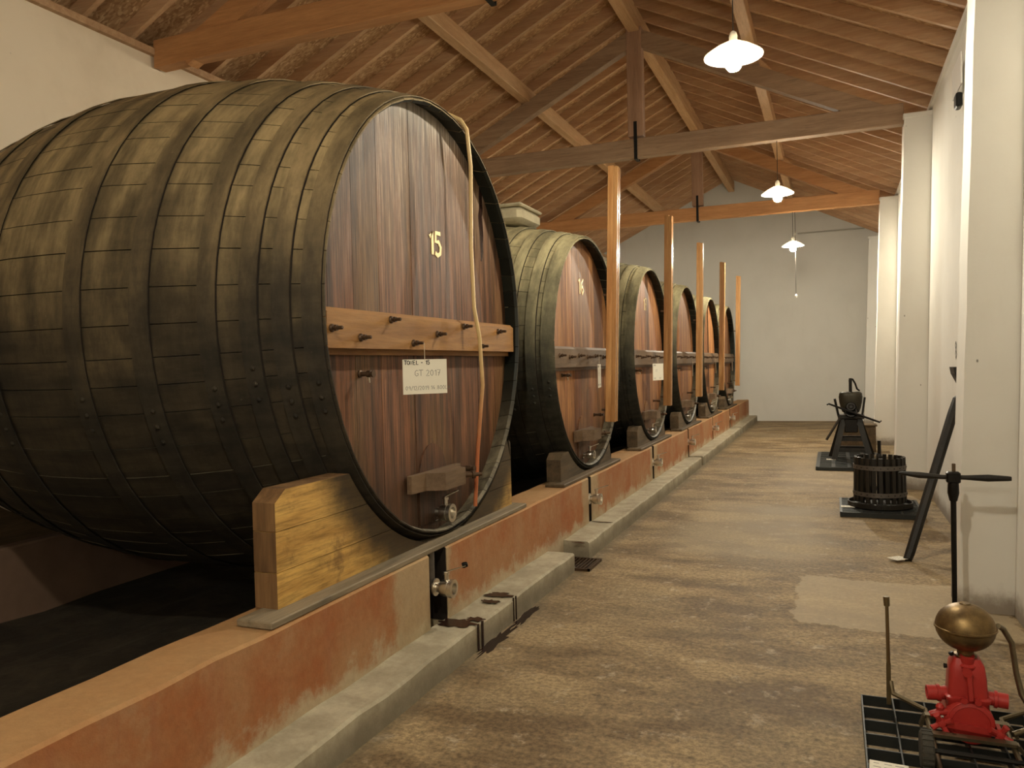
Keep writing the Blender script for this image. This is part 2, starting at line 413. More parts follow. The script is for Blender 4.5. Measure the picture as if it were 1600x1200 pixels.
# ---------------------------------------------------------------- setting: floor, walls, pillars
XR, XL, YB, YN = .97, -5.68, 21.0, -5.0
LEAN = .027
XC, ZR, SL = -2.36, 6.15, .49
mb = MB(); mb.v = []; mb.box(-2.10, XR + .3, YN, YB, -.2, 0); struct(mb.obj('floor', 'floor'))
e = MB(); nx, ny = 30, 60
vs = []; fs = []
for j in range(ny + 1):
    for i in range(nx + 1):
        x = XL - .05 + (-2.25 - XL + .05) * i / nx; y = YN + (YB - YN) * j / ny
        vs.append((x, y, random.uniform(-.02, .02)))
for j in range(ny):
    for i in range(nx): a = j * (nx + 1) + i; fs.append((a, a + 1, a + nx + 2, a + nx + 1))
e.add(vs, fs); struct(e.obj('floor_earth', 'earth', smooth=True, sharp=80))
struct(MB().box(XL - .3, XL, YN, YB, -.1, 4.50).obj('wall_left', 'wall_left'))
r = MB(); zt = 4.52
r.loft([[(XR, YN, -.1), (XR + .35, YN, -.1), (XR + .35, YN, zt), (XR + LEAN * zt, YN, zt)], [(XR, YB, -.1), (XR + .35, YB, -.1), (XR + .35, YB, zt), (XR + LEAN * zt, YB, zt)]])
struct(r.obj('wall_right', 'wall'))
def gable(y0, y1, nm, m):
    g = MB(); pts = [(XL - .3, -.1), (XR + .4, -.1), (XR + .4, ZR + .2 - SL * (XR + .4 - XC)), (XC, ZR + .2), (XL - .3, ZR + .2 - SL * (XC - XL + .3))]
    g.loft([[(x, y0, z) for x, z in pts], [(x, y1, z) for x, z in pts]]); struct(g.obj(nm, m))
gable(YB, YB + .2, 'wall_back', 'wall_back'); gable(YN - .2, YN, 'wall_near', 'wall')
PIL = [(0.45, .75), (5.40, 5.72), (10.2, 10.5), (15.28, 15.58), (20.1, 20.4)]
for i, (a, b) in enumerate(PIL):
    p = MB(); x0 = .678 if i == 1 else .648; zt = 4.30
    n = 14; rings = []
    for k in range(n + 1):
        z = -.05 + (zt + .05) * k / n; xx = x0 + .035 * z + random.uniform(-.003, .003)
        rings.append([(xx, a + random.uniform(-.003, .003), z), (XR + .3, a, z), (XR + .3, b, z), (xx, b, z)])
    p.loft(rings); o = struct(p.obj('trim_%d' % (i + 1), 'wall'))
    c = MB().cbox(x0 + .035 * zt - .012, XR + .2, a - .015, b + .015, zt - .005, zt + .05, .006)
    c.obj('pillar_cap', 'wall', o)
# eaves board along the top of the right wall and left wall
struct(MB().box(XR + LEAN * 4.4 - .03, XR + .4, YN, YB, 4.38, 4.44).obj('trim_6', 'wall'))
struct(MB().box(XL - .1, XL + .05, YN, YB, 4.44, 4.50).obj('trim_7', 'rafter'))
# conduit on the back wall
o = MB().tube([(-.78, 20.97, 4.68), (.75, 20.97, 4.68)], .018, 8).obj('wall_conduit', 'conduit'); tag(o, 'thin pale conduit run level across the back wall under the gable', 'pipe')

# ---------------------------------------------------------------- ceiling
root = bpy.data.objects.new('ceiling', None); col.objects.link(root); struct(root)
def roofz(x, off=0): return ZR + off - SL * abs(x - XC)
TH = .15
for sgn, xe in ((1, XR + .32), (-1, XL - .28)):
    L = abs(xe - XC)
    # strand boards, 1.22 m wide sheets
    y = YN; k = 0
    while y < YB:
        y1 = min(y + 2.44, YB)
        for q in range(3):
            xa = XC + sgn * L * q / 3; xb = XC + sgn * L * (q + 1) / 3 - sgn * .004
            b = MB(); za, zb = roofz(xa, TH), roofz(xb, TH)
            b.loft([[(xa, y + .003, za), (xb, y + .003, zb), (xb, y + .003, zb + .02), (xa, y + .003, za + .02)], [(xa, y1 - .003, za), (xb, y1 - .003, zb), (xb, y1 - .003, zb + .02), (xa, y1 - .003, za + .02)]])
            b.obj('strand_board', 'osb', root)
        y += 2.44
    me = None
    yr = YN + .17
    first = None
    while yr < YB - .05:
        if first is None:
            b = MB(); xb = xe
            za, zb = roofz(XC), roofz(xb)
            b.loft([[(XC, -.025, za), (XC, .025, za), (XC, .025, za + TH), (XC, -.025, za + TH)], [(xb, -.025, zb), (xb, .025, zb), (xb, .025, zb + TH), (xb, -.025, zb + TH)]])
            first = b.obj('rafter', 'rafter', root); first.location.y = yr
        else:
            c = first.copy(); col.objects.link(c); c.location.y = yr; c.parent = root
        yr += .48
PUR = [(-3.90, .13, .19), (-.86, .13, .19)]
for x, wd, h in PUR:
    z = roofz(x) - .005
    MB().cbox(x - wd / 2, x + wd / 2, YN, YB, z - h, z, .006).obj('purlin', 'purlin', root)
MB().cbox(XC - .075, XC + .075, YN, YB, ZR - .26, ZR - .0, .006).obj('ridge_beam', 'purlin', root)
# roof cover above, closes the loft
o = MB(); 
for sgn, xe in ((1, XR + .5), (-1, XL - .4)):
    za, zb = roofz(XC, TH + .03), roofz(xe, TH + .03)
    o.loft([[(XC, YN - .2, za), (xe, YN - .2, zb), (xe, YN - .2, zb + .05), (XC, YN - .2, za + .05)], [(XC, YB + .2, za), (xe, YB + .2, zb), (xe, YB + .2, zb + .05), (XC, YB + .2, za + .05)]])
o.obj('roof_cover', 'rafter', root)

def truss(y, m, label, zb_=4.255):
    t = thing('roof_truss', label, 'beam', (XC, y, zb_), 'king post roof trusses')
    z0 = 0.0; H = .245
    mm = m
    MB().cbox(XL + .03 - XC, .80 - XC, -.07, .07, z0, z0 + H, .006).obj('tie_beam', mm, t)
    top = ZR - .20 - zb_; dep = .23
    for sg in (1, -1):
        xe = sg * 2.95
        b = MB(); za = top - dep / 2; zb = top - SL * abs(xe) - dep / 2
        b.beam((sg * .06, 0, za - SL * .06), (xe, 0, zb), .13, dep * .9); b.obj('principal_rafter', mm, t)
    MB().cbox(-.10, .10, -.075, .075, z0 + H + .03, top - .0, .006).obj('king_post', 'truss_post', t)
    MB().box(-.022, .022, -.082, -.076, z0 - .02, z0 + H + .22).box(-.022, .022, .076, .082, z0 - .02, z0 + H + .22).box(-.022, .022, -.082, .082, z0 - .026, z0 - .02).obj('steel_strap', 'black_steel', t)
    for x in (-3.90 - XC, -.86 - XC):
        sg = 1 if x > 0 else -1
        zz = top - SL * abs(x) - .01
        MB().loft([[(x + sg * .065, -.05, zz - SL * .065), (x + sg * .24, -.05, zz - SL * .24), (x + sg * .065, -.05, zz + .09)], [(x + sg * .065, .05, zz - SL * .065), (x + sg * .24, .05, zz - SL * .24), (x + sg * .065, .05, zz + .09)]]).obj('purlin_cleat', 'purlin', t)
    return t
truss(5.52, 'truss_orange', 'nearest roof truss, orange tie beam over the largest barrel', 4.33)
truss(10.34, 'truss', 'second roof truss, weathered grey-brown tie beam and king post above the second barrel')
truss(15.42, 'truss_orange', 'farthest roof truss, orange tie beam in front of the back wall')
truss(.6, 'truss', 'roof truss overhead behind the photographer, out of the picture')

# ---------------------------------------------------------------- plinth, kerb, rear plinth
SLOTS = [(3.72, 3.93), (6.70, 6.79), (9.38, 9.47), (11.86, 11.95), (14.44, 14.53), (17.0, 17.09)]
ZP = .545
def rough_box(mb, x0, x1, y0, y1, z0, z1, step=.25, j=.004):
    n = max(2, int((y1 - y0) / step)); rings = []
    c = .012
    for k in range(n + 1):
        y = y0 + (y1 - y0) * k / n; a = random.uniform(-j, j); b = random.uniform(-j, j)
        rings.append([(x0, y, z0), (x1 + a * .5, y, z0), (x1 + a, y, z1 - c + b), (x1 - c + a, y, z1 + b), (x0 + c - a, y, z1 + b), (x0 - a, y, z1 - c + b)])
    return mb.loft(rings)
pl = bpy.data.objects.new('trim_8', None); col.objects.link(pl); struct(pl)
ya = -1.0
for a, b in SLOTS + [(YB, YB)]:
    rough_box(MB(), -2.32, -2.03, ya, a, -.05, ZP).obj('plinth_block', 'plinth', pl, True, 30); ya = b
rough_box(MB(), -2.32, -2.14, -1, YB, -.05, ZP - .01).obj('plinth_shade_core', 'black_wood', pl)  # black core paints the shade at the back of the slots
for a, b in SLOTS:
    MB().box(-2.139, -2.034, b - .006, b + .001, .13, ZP - .004).box(-2.1395, -2.137, a - .002, b + .001, .13, ZP - .004).obj('slot_shade', 'shade_black', pl)  # dark sheets lining each slot, its inner shade put in as colour
rp = bpy.data.objects.new('trim_9', None); col.objects.link(rp); struct(rp)
rough_box(MB(), -5.25, -4.92, 3.0 - 2.2, YB, -.05, .47).obj('rear_plinth', 'rear_shaded', rp, True, 30)
kb = bpy.data.objects.new('trim_10', None); col.objects.link(kb); struct(kb)
for a, b in ((-1, 5.60), (5.98, 11.75), (11.95, 17.15), (17.35, YB)):
    rough_box(MB(), -2.06, -1.82, a, b, -.02, .14, .2, .005).obj('kerb_block', 'kerb', kb, True, 30)
def blotch(cx, cy, rx, ry, z, seed, nrm='z', x=-1.817):
    rr = random.Random(seed); n = 26; ring = []; ring2 = []
    for k in range(n):
        a = 2 * PI * k / n; q = 1 + rr.uniform(-.35, .35)
        u, v = cx + rx * q * math.cos(a), cy + ry * q * math.sin(a)
        if nrm == 'z': ring.append((u, v, z)); ring2.append((u, v, z + .0015))
        else: ring.append((x, u, v)); ring2.append((x + .003, u, v))
    return MB().loft([ring, ring2])
for i, (cx, cy, rx, ry) in enumerate([(-1.94, 3.86, .10, .06), (-1.87, 3.95, .05, .035), (-1.93, 4.42, .075, .05), (-1.92, 4.28, .06, .03), (-1.88, 5.02 + .9, .05, .02), (-1.93, 6.75, .09, .012)]):
    blotch(cx, cy, rx, ry, .1445, i).obj('wine_stain', 'wet', kb)
for i, (y, wv) in enumerate([(3.875, .012), (3.93, .016), (4.385, .008), (4.425, .008)]):
    MB().box(-1.822, -1.8145, y - wv / 2, y + wv / 2, .002, .146).obj('drip_stain', 'wet', kb)
for i, (y, a, b) in enumerate([(4.05, .035, .24), (4.5, .03, .2)]):
    o = blotch(-1.785, y, a, b, .0005, 40 + i).obj('floor_stain', 'wet', kb)
# drain grate between the kerb blocks
g = thing('drain_grate', 'rusty steel drain grate set in the gap of the cement kerb', 'grate', (-1.83, 5.79, 0))
MB().box(-.16, .12, -.17, -.155, .0, .02).box(-.16, .12, .155, .17, .0, .02).box(-.16, -.145, -.17, .17, 0, .02).box(.105, .12, -.17, .17, 0, .02).obj('grate_frame', 'iron', g)
for k in range(9): MB().box(-.135 + .028 * k, -.125 + .028 * k, -.155, .155, .002, .018).obj('grate_bar', 'iron', g)
MB().box(-.14, .10, -.15, .15, -.001, .001).obj('drain_shade', 'wet', g)  # flat dark sheet painting the shade below the grate

# ---------------------------------------------------------------- barrels
def ell(th, a, b): return (a * math.cos(th), b * math.sin(th))
def barrel_parts(t, a, b, L, B, ns, hoops, mats, nhead, rec=.11, bump_hoops=None):
    sm, hm, hd, bar = mats
    prof = lambda u: B * (1 - abs(2 * u / L - 1) ** 2.0)
    rr = random.Random(int(a * 100))
    nseg = 11; tk = .05
    us = [0, .02, .12] + [L * k / nseg for k in range(1, nseg)] + [L - .12, L - .02, L]
    us = sorted(set(round(q, 3) for q in us))
    edges = []; th = -PI / 2 + .03
    tot = 0; ws = [rr.uniform(.8, 1.2) for _ in range(ns)]; s = sum(ws); acc = 0
    for wv in ws: edges.append((2 * PI * acc / s, 2 * PI * (acc + wv) / s)); acc += wv
    for (t0, t1) in edges:
        gp = .0016 / a; t0 += gp; t1 -= gp; j = rr.uniform(-.0015, .0015)
        rings = []
        for u in us:
            o = prof(u) + j; thick = .03 if u < .13 or u > L - .13 else tk
            if u == 0 or u == L: o -= .006
            i = o - thick
            P = []
            if u == 0 or u == L: i = o - .007
            for th, q in ((t0, o), (t1, o), (t1, i), (t0, i)):
                y, z = ell(th, a + q, b + q); P.append((-u, y, z + b))
            rings.append(P)
        so = MB().loft(rings).obj('stave', sm, t, True, 30)
        so.data.materials.append(M['chime'])
        for p in so.data.polygons:
            c = p.center; rad = math.hypot((c.y) / (a + prof(min(max(-c.x, 0), L))), (c.z - b) / (b + prof(min(max(-c.x, 0), L))))
            if (len(p.vertices) == 4 and rad < .987 and p.normal.y * c.y + p.normal.z * (c.z - b) < 0): p.material_index = 1
    # staves' ends hold a tar-dark inner chime; hoops
    for (uc, wd) in hoops:
        rings = []; n = 72
        h = MB(); prof4 = []
        for k in range(n):
            th = 2 * PI * k / n; P = []
            for u, dz in ((uc - wd / 2, .003), (uc - wd / 2, .009), (uc + wd / 2, .009), (uc + wd / 2, .003)):
                q = prof(min(max(u, 0), L)) + dz; y, z = ell(th, a + q, b + q); P.append((-u, y, z + b))
            rings.append(P)
        vs = [p for r_ in rings for p in r_]; fs = []
        for i in range(n):
            k = (i + 1) % n
            for q in range(4): w_ = (q + 1) % 4; fs.append((i * 4 + q, k * 4 + q, k * 4 + w_, i * 4 + w_))
        h.add(vs, fs)
        # black strip painted as the shadow line along the front edge of the hoop
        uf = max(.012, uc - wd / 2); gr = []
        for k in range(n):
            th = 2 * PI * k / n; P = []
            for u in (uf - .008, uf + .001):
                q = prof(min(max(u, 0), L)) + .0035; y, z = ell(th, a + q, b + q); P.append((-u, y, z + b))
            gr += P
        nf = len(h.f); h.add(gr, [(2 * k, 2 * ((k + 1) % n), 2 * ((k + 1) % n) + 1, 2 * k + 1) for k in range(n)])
        ho = h.obj('hoop', hm, t, True, 30); ho.data.materials.append(M['shade_black'])
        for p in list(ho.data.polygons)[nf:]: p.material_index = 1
        # riveted lap
        th = PI + .25 + rr.uniform(-.15, .1)
        for dth in (0, .055, .11):
            mr = MB()
            y, z = ell(th + dth, a + prof(uc) + .008, b + prof(uc) + .008)
            nrm = Vector((0, math.cos(th + dth), math.sin(th + dth)))
            mr.lathe([(.013, 0), (.012, .005), (.006, .010), (0, .011)], (-uc, y, z + b), nrm, 8)
            mr.obj('rivet', hm, ho)
    # heads
    for side in (0, 1):
        if side == 1:
            n = 48; xr = -(L - rec)
            ring = [(xr, (a + prof(rec) - .03) * math.cos(2 * PI * k / n), b + (b + prof(rec) - .03) * math.sin(2 * PI * k / n)) for k in range(n)]
            MB().loft([ring, [(p[0] + .04, p[1], p[2]) for p in ring]]).obj('back_head', hd, t)
            continue
        ai, bi = a + prof(rec) - .022, b + prof(rec) - .022
        ws = [rr.uniform(.75, 1.25) for _ in range(nhead)]; s = sum(ws); acc = -ai
        for wv in ws:
            y0 = acc + .0012; acc += 2 * ai * wv / s; y1 = acc - .0012
            ys = [y0 + (y1 - y0) * k / 4 for k in range(5)]
            e = lambda y: bi * math.sqrt(max(0, 1 - (y / ai) ** 2))
            up = [(y, b + e(y)) for y in ys]; dn = [(y, b - e(y)) for y in reversed(ys)]
            pts = up + dn; jx = rr.uniform(-.0015, .0015)
            MB().loft([[(-rec - .04, y, z) for y, z in pts], [(-rec + jx, y, z) for y, z in pts]]).obj('head_board', hd, t)
    return prof

def bolt_mb(p, ln=.055, r=.009):
    m = MB(); m.lathe([(.020, 0), (.020, .006), (.016, .012), (r, .013), (r, ln), (r * .6, ln + .004)], p, (1, 0, 0), 10); return m
def nut(m, p, r=.016, h=.012): return m.lathe([(r, 0), (r, h)], p, (1, 0, 0), 6)
def ball_valve(parent, p, s=1.0, ang=.35, ln=.1):
    x, y, z = p
    v = MB().lathe([(.040 * s, 0), (.040 * s, .008), (.022 * s, .01), (.022 * s, .035), (.034 * s, .04), (.038 * s, .055), (.038 * s, .085), (.033 * s, .092), (.042 * s, .094), (.042 * s, .115), (.026 * s, .116), (.024 * s, .085)], p, (1, 0, 0), 18).obj('ball_valve', 'steel', parent, True)
    MB().lathe([(.010 * s, 0), (.010 * s, .03), (.014 * s, .031), (.014 * s, .045), (0, .046)], (x + .07, y, z + .036 * s), (0, 0, 1), 10).obj('valve_stem', 'steel', v, True)
    d = Vector((math.cos(ang), math.sin(ang), .25)).normalized()
    c = Vector((x + .07, y, z + .075 * s)); MB().beam(c - d * .01, c + d * ln, .016, .004).obj('valve_lever', 'steel', v)
    return v
def spigot(parent, p, ln=.09, s=1.0, m='iron', handle=True):
    v = MB().lathe([(.022 * s, 0), (.022 * s, .008), (.014 * s, .012), (.014 * s, ln * .55), (.02 * s, ln * .56), (.02 * s, ln * .8), (.013 * s, ln * .82), (.013 * s, ln * .93), (.021 * s, ln * .95), (.021 * s, ln)], p, (1, 0, 0), 14).obj('spigot', m, parent, True)
    if handle: MB().tube([(p[0] + ln * .6, p[1], p[2] - .01), (p[0] + ln * .65, p[1] + .005, p[2] - .045)], [.008, .004], 8).obj('spigot_key', 'steel', v)
    return v

GLY = {'T': [[(0, 1), (.8, 1)], [(.4, 1), (.38, 0)]], 'o': [[(.35, .6), (.08, .45), (.1, .1), (.4, 0), (.62, .25), (.55, .55), (.35, .6)]],
 'n': [[(.05, .6), (.05, 0)], [(.05, .42), (.35, .6), (.5, .4), (.5, 0)]], 'e': [[(.08, .3), (.55, .34), (.45, .58), (.2, .55), (.08, .3), (.2, .03), (.55, .05)]],
 'l': [[(.15, 1), (.12, .05), (.4, 0)]], 'L': [[(.15, 1), (.12, 0), (.6, .02)]], 'N': [[(.05, 0), (.08, 1), (.55, 0), (.6, 1)]], 'E': [[(.6, 1), (.1, 1), (.1, 0), (.6, 0)], [(.1, .5), (.5, .52)]],
 'O': [[(.35, 1), (.05, .7), (.06, .25), (.35, 0), (.65, .3), (.65, .75), (.35, 1)]], '-': [[(.1, .45), (.5, .47)]], '1': [[(.1, .75), (.35, 1), (.35, 0)]],
 '5': [[(.6, 1), (.15, 1), (.12, .6), (.4, .63), (.6, .4), (.55, .12), (.3, 0), (.08, .1)]], 'G': [[(.65, .85), (.4, 1), (.1, .7), (.08, .25), (.35, 0), (.65, .15), (.65, .42), (.4, .42)]],
 '2': [[(.1, .8), (.35, 1), (.6, .8), (.45, .45), (.08, 0), (.65, .04)]], '0': [[(.35, 1), (.1, .7), (.1, .25), (.35, 0), (.58, .3), (.58, .75), (.35, 1)]],
 '7': [[(.1, 1), (.62, 1), (.3, 0)], [(.2, .5), (.55, .52)]], '9': [[(.6, .75), (.35, 1), (.12, .75), (.3, .5), (.6, .7), (.5, 0)]], '/': [[(.05, -.1), (.45, 1.05)]],
 '4': [[(.45, 1), (.08, .35), (.65, .35)], [(.45, .6), (.42, 0)]], '8': [[(.35, .55), (.12, .8), (.35, 1), (.58, .8), (.35, .55), (.08, .25), (.35, 0), (.62, .25), (.35, .55)]],
 '6': [[(.55, .95), (.2, .7), (.1, .3), (.35, 0), (.6, .25), (.4, .5), (.12, .35)]], 't': [[(.3, .95), (.28, .1), (.5, .02)], [(.1, .62), (.5, .64)]], '.': [[(.2, 0), (.25, .04)]], 'C': [[(.6, .85), (.35, 1), (.08, .6), (.2, .08), (.6, .1)]], 'B': [[(.1, 0), (.1, 1), (.5, .85), (.15, .52), (.6, .3), (.1, 0)]], ' ': []}
def write(mb, txt, o, u, v, nn, size, wd, th=.0008, sp=.78, slant=.0):
    x = 0
    for ch in txt:
        for st in GLY[ch]: mb.ribbon([((x + p[0] + slant * p[1]) * size, p[1] * size) for p in st], wd, th, (o, u, v, nn))
        x += sp if ch not in '1./ ' else sp * .62
    return mb

def crossbar(t, a, b, m, z0, z1, bolts, xin=-.105, xout=-.025, seg=None):
    zc = b
    e = lambda z: a * math.sqrt(1 - ((z - zc) / b) ** 2) - .035
    y = e(z1); c = .022
    rings = []
    for yy, k in ((-y, c), (-y + c, 0), (y - c, 0), (y, c)):
        rings.append([(xin, yy, z0), (xout - k, yy, z0 + k * .3), (xout - k, yy, z1 - c - k * .3), (xout - c - k, yy, z1 - k * .3), (xin, yy, z1)])
    cb = MB().loft(rings).obj('crossbar', m, t)
    MB().box(xin - .003, xin + .03, -y, y, z0 - .03, z0).obj('crossbar_batten', m, t)
    for (yy, zz) in bolts:
        o = bolt_mb((xout, yy, zz), .06); nut(o, (xout + .02, yy, zz)); o.obj('bolt', 'iron', cb, True)
    return cb
def hatch(t, y0, z0, s, m, slab_m, rec, wide=.62):
    # arched hatch board with a strongback and bolt in front of it
    n = 10; pts = [(y0 - .17 * s, z0 - .26 * s)] + [(y0 + .17 * s * math.cos(PI - PI * k / n), z0 + .0 + .2 * s * math.sin(PI * k / n)) for k in range(n + 1)] + [(y0 + .17 * s, z0 - .26 * s)]
    h = MB().loft([[(-rec, y, z) for y, z in pts], [(-rec + .010, y, z) for y, z in pts]]).obj('hatch_door', m, t)
    w2 = wide / 2; x0 = -rec + .008
    pts = [(x0, -w2), (x0 + .03, -w2), (x0 + .045, -w2 * .55), (x0 + .15, -w2 * .42), (x0 + .15, w2 * .42), (x0 + .045, w2 * .6), (x0 + .03, w2), (x0, w2)]
    s_ = MB().loft([[(x, y0 + y, z0 - .055) for x, y in pts], [(x, y0 + y, z0 + .045) for x, y in pts]]).obj('hatch_strongback', slab_m, t)
    MB().lathe([(.028, 0), (.028, .01), (.016, .012), (.016, .10), (.024, .102), (.024, .12), (.012, .122), (.012, .16)], (x0 + .08, y0 + w2 * .45, z0 - .01), (.75, .6, 0), 10).obj('clamp_bolt', 'iron', s_, True)
    return h

# --- the largest barrel
HN = [(.05, .085), (.185, .08), (.33, .08), (.525, .085), (.865, .10), (1.245, .10), (1.86, .10), (2.24, .10), (2.575, .085), (2.77, .08), (2.92, .08), (3.05, .08)]
A1, B1, Y1, Z1 = 1.18, 1.237, 4.12, .598
t1 = thing('wine_barrel', 'largest and nearest wine barrel, dark dusty staves, brass numeral 15 on its streaked head', 'barrel', (-2.10, Y1, Z1), 'giant wine barrels in the row')
barrel_parts(t1, A1, B1, 3.1, .27, 58, HN, ('stave_near', 'hoop_near', 'head_near', 'bar_near'), 11)
crossbar(t1, A1, B1, 'bar_near', 1.655 - Z1, 1.845 - Z1, [(y - Y1, z - Z1) for y, z in [(3.03, 1.746), (3.268, 1.708), (3.556, 1.808), (3.787, 1.69), (4.07, 1.747), (4.427, 1.805), (4.661, 1.685), (4.965, 1.79)]])
hatch(t1, .0, .31, 1.0, 'head_near', 'bar_far', .11)
ball_valve(t1, (-.11, .03, .095), 1.3, 1.15)
spigot(t1, (-.11, 3.38 - Y1, 1.53 - Z1), .085, .9)
spigot(t1, (-.11, 4.44 - Y1, .92 - Z1), .13, .95, handle=False)
def numeral(t, chars, y, z, size, wd, x, m='brass_num'):
    mm = MB(); write(mm, chars, Vector((x, y, z)), Vector((0, 1, 0)), Vector((0, 0, 1)), Vector((1, 0, 0)), size, wd, .004, .85)
    o = mm.obj('numeral', m, t); o['label'] = 'brass numeral ' + chars; return o
numeral(t1, '15', 4.15 - Y1, 2.23 - Z1, .135, .026, -.109)
m_ = MB(); rr_ = random.Random(5)
pts = [(4.915 - Y1 + rr_.uniform(-.010, .010), 2.93 - .06 * k - Z1) for k in range(12)]
rings = []
for k, (yy, zz) in enumerate(pts):
    hw = .032 * math.sin(PI * (k + .6) / 12.4) + rr_.uniform(.0, .008); rings.append([(-.112, yy - hw, zz), (-.112, yy + hw * .8, zz), (-.1075, yy + hw * .7, zz), (-.1075, yy - hw * .9, zz)])
m_.loft(rings).obj('wet_stain', 'wet', t1)
# cradle of the largest barrel
def cradle(y0, z0, a, b, zc, half, top, cuts, m, label, x0=-2.19, x1=-2.055, yc=None, group='barrel cradles'):
    sh = (yc if yc is not None else y0) - y0
    t = thing('barrel_cradle', label, 'cradle', (x1, y0, z0), group)
    for sg in (-1, 1):
        for i in range(len(cuts) - 1):
            za, zb = cuts[i], cuts[i + 1] - .003
            f = lambda z: a * math.sqrt(max(0, 1 - ((z + z0 - zc) / b) ** 2)) if abs(z + z0 - zc) < b else .12
            zs = [za + (zb - za) * k / 5 for k in range(6)]
            inner = [(max(.03, f(z)), z) for z in zs]
            if inner[-1][0] > half - .05: inner = [(min(y, half - .06), z) for y, z in inner]
            outer_b = half; outer_t = half - (.05 if i == len(cuts) - 2 else 0)
            pts = inner + [(outer_t - (.02 if i == len(cuts) - 2 else 0), zb), (half, zb - (.05 if i == len(cuts) - 2 else 0)), (outer_b, za)]
            pts = [(y + sg * sh if k < 6 else y, z) for k, (y, z) in enumerate(pts)]; rings = [[(x0 - x1, sg * y, z) for y, z in pts], [(0, sg * y, z) for y, z in pts]]
            o = MB().loft(rings).obj('cradle_plank' if len(cuts) > 2 else 'chock', m, t)
            if m == 'cradle_near':
                o.data.materials.append(M['end_grain'])
                for p in o.data.polygons:
                    if (abs(p.normal.y) > .6 and abs(p.center.y) > half - .1) or (p.normal.z > .6 and p.center.z > .4): p.material_index = 1
    return t
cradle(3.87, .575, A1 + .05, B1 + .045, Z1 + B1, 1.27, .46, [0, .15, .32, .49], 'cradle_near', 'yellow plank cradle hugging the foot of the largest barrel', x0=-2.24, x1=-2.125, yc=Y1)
o = MB().cbox(-.045, .13, -1.38, 1.37, 0, .03, .005).obj('support_board', 'pad'); o.location = (-2.165, 3.83, ZP); tag(o, 'long grey board under the yellow plank cradle', 'board', 'boards on the plinth under the cradles')

# --- the five smaller barrels
A2, B2, Z2 = 1.06, 1.065, .60
HF = [(.055, .10), (.19, .08), (.36, .08), (.56, .085), (.82, .09), (1.12, .09), (1.98, .09), (2.28, .09), (2.54, .085), (2.74, .08), (2.91, .08), (3.045, .09)]
YS = [7.12, 9.90, 12.52, 15.14, 17.76]
LB = ['second wine barrel, olive dusty hoops, behind the tallest pine post', 'third wine barrel from the front, white card hung on its head',
      'fourth wine barrel from the front, behind the third pine post', 'fifth wine barrel, next to last in the row', 'last and farthest wine barrel beside the back wall']
t2 = thing('wine_barrel', LB[0], 'barrel', (-2.10, YS[0], Z2), 'giant wine barrels in the row')
barrel_parts(t2, A2, B2, 3.1, .22, 50, HF, ('stave_far', 'hoop_far', 'head_far', 'bar_far'), 8)
crossbar(t2, A2, B2, 'bar_far', .93, 1.11, [(-.85 + .27 * k, 1.02 + (.0 if k % 2 else .012)) for k in range(7)])
hatch(t2, .0, .30, .85, 'head_far', 'bar_far', .11, .55)
ball_valve(t2, (-.11, .02, .10), .95, .8)
spigot(t2, (-.11, -.55, .86), .085, .8)
spigot(t2, (-.11, .42, .45), .10, .8, handle=False)
barrels = [t2]
for i in range(1, 5):
    c = copy_tree(t2); c.location = (-2.10, YS[i], Z2); c['label'] = LB[i]; barrels.append(c)
numeral(barrels[0], '16', -.02, 1.62, .15, .02, -.109); numeral(barrels[1], '17', -.05, 1.62, .15, .02, -.109)
ctext = ['second', 'third', 'fourth', 'fifth', 'last']
for i, y in enumerate(YS):
    cradle(y - .12, .576, A2 + .05, B2 + .045, Z2 + B2, .80, .25, [0, .235], 'cradle_far', 'sooty timber chocks under the %s barrel' % ctext[i], x1=-2.115, x0=-2.24, yc=y)
    o = MB().cbox(-.03, .14, -.92, .92, 0, .03, .006).obj('support_board', 'cradle_far'); o.location = (-2.185, y - .12, ZP); tag(o, 'dark timber board under the chocks of the %s barrel' % ctext[i], 'board', 'boards on the plinth under the cradles')
for i, y in enumerate([Y1] + YS):
    nm = (['largest'] + ctext)[i]; zz = .30
    aa, bb, z0 = (A2, B2, Z2) if i else (A1, B1, Z1); cradle(y, .471, aa + .085, bb + .08, z0 + bb, .85 if i else 1.1, .3, [0, .38], 'cradle_far', 'dark rear chocks under the back end of the %s barrel' % nm, x0=-5.15, x1=-5.02, group='rear chocks under the barrels')

# drain valves on the plinth
for i, (a, b) in enumerate(SLOTS):
    yc = (a + b) / 2 + (.0 if i else -.02)
    nm = (['largest'] + ctext)[i]
    t = thing('drain_pipe', 'steel drain pipe with ball valve in the plinth slot under the %s barrel' % nm, 'pipe', (-2.03, yc, .14), 'drain pipes in the plinth slots')
    MB().tube([(-.035, 0, .402), (-.035, 0, .24), (-.03, 0, .215), (.0, 0, .21)], .022, 10).obj('pipe', 'hoop_grey', t, True)
    ball_valve(t, (-.01, 0, .21), 1.2, .55, .11)
    if i == 0: MB().lathe([(.014, 0), (.017, .01), (.014, .03), (0, .034)], (.13, .055, .325), (.8, .5, .2), 10).obj('lever_knob', 'black_iron', t)

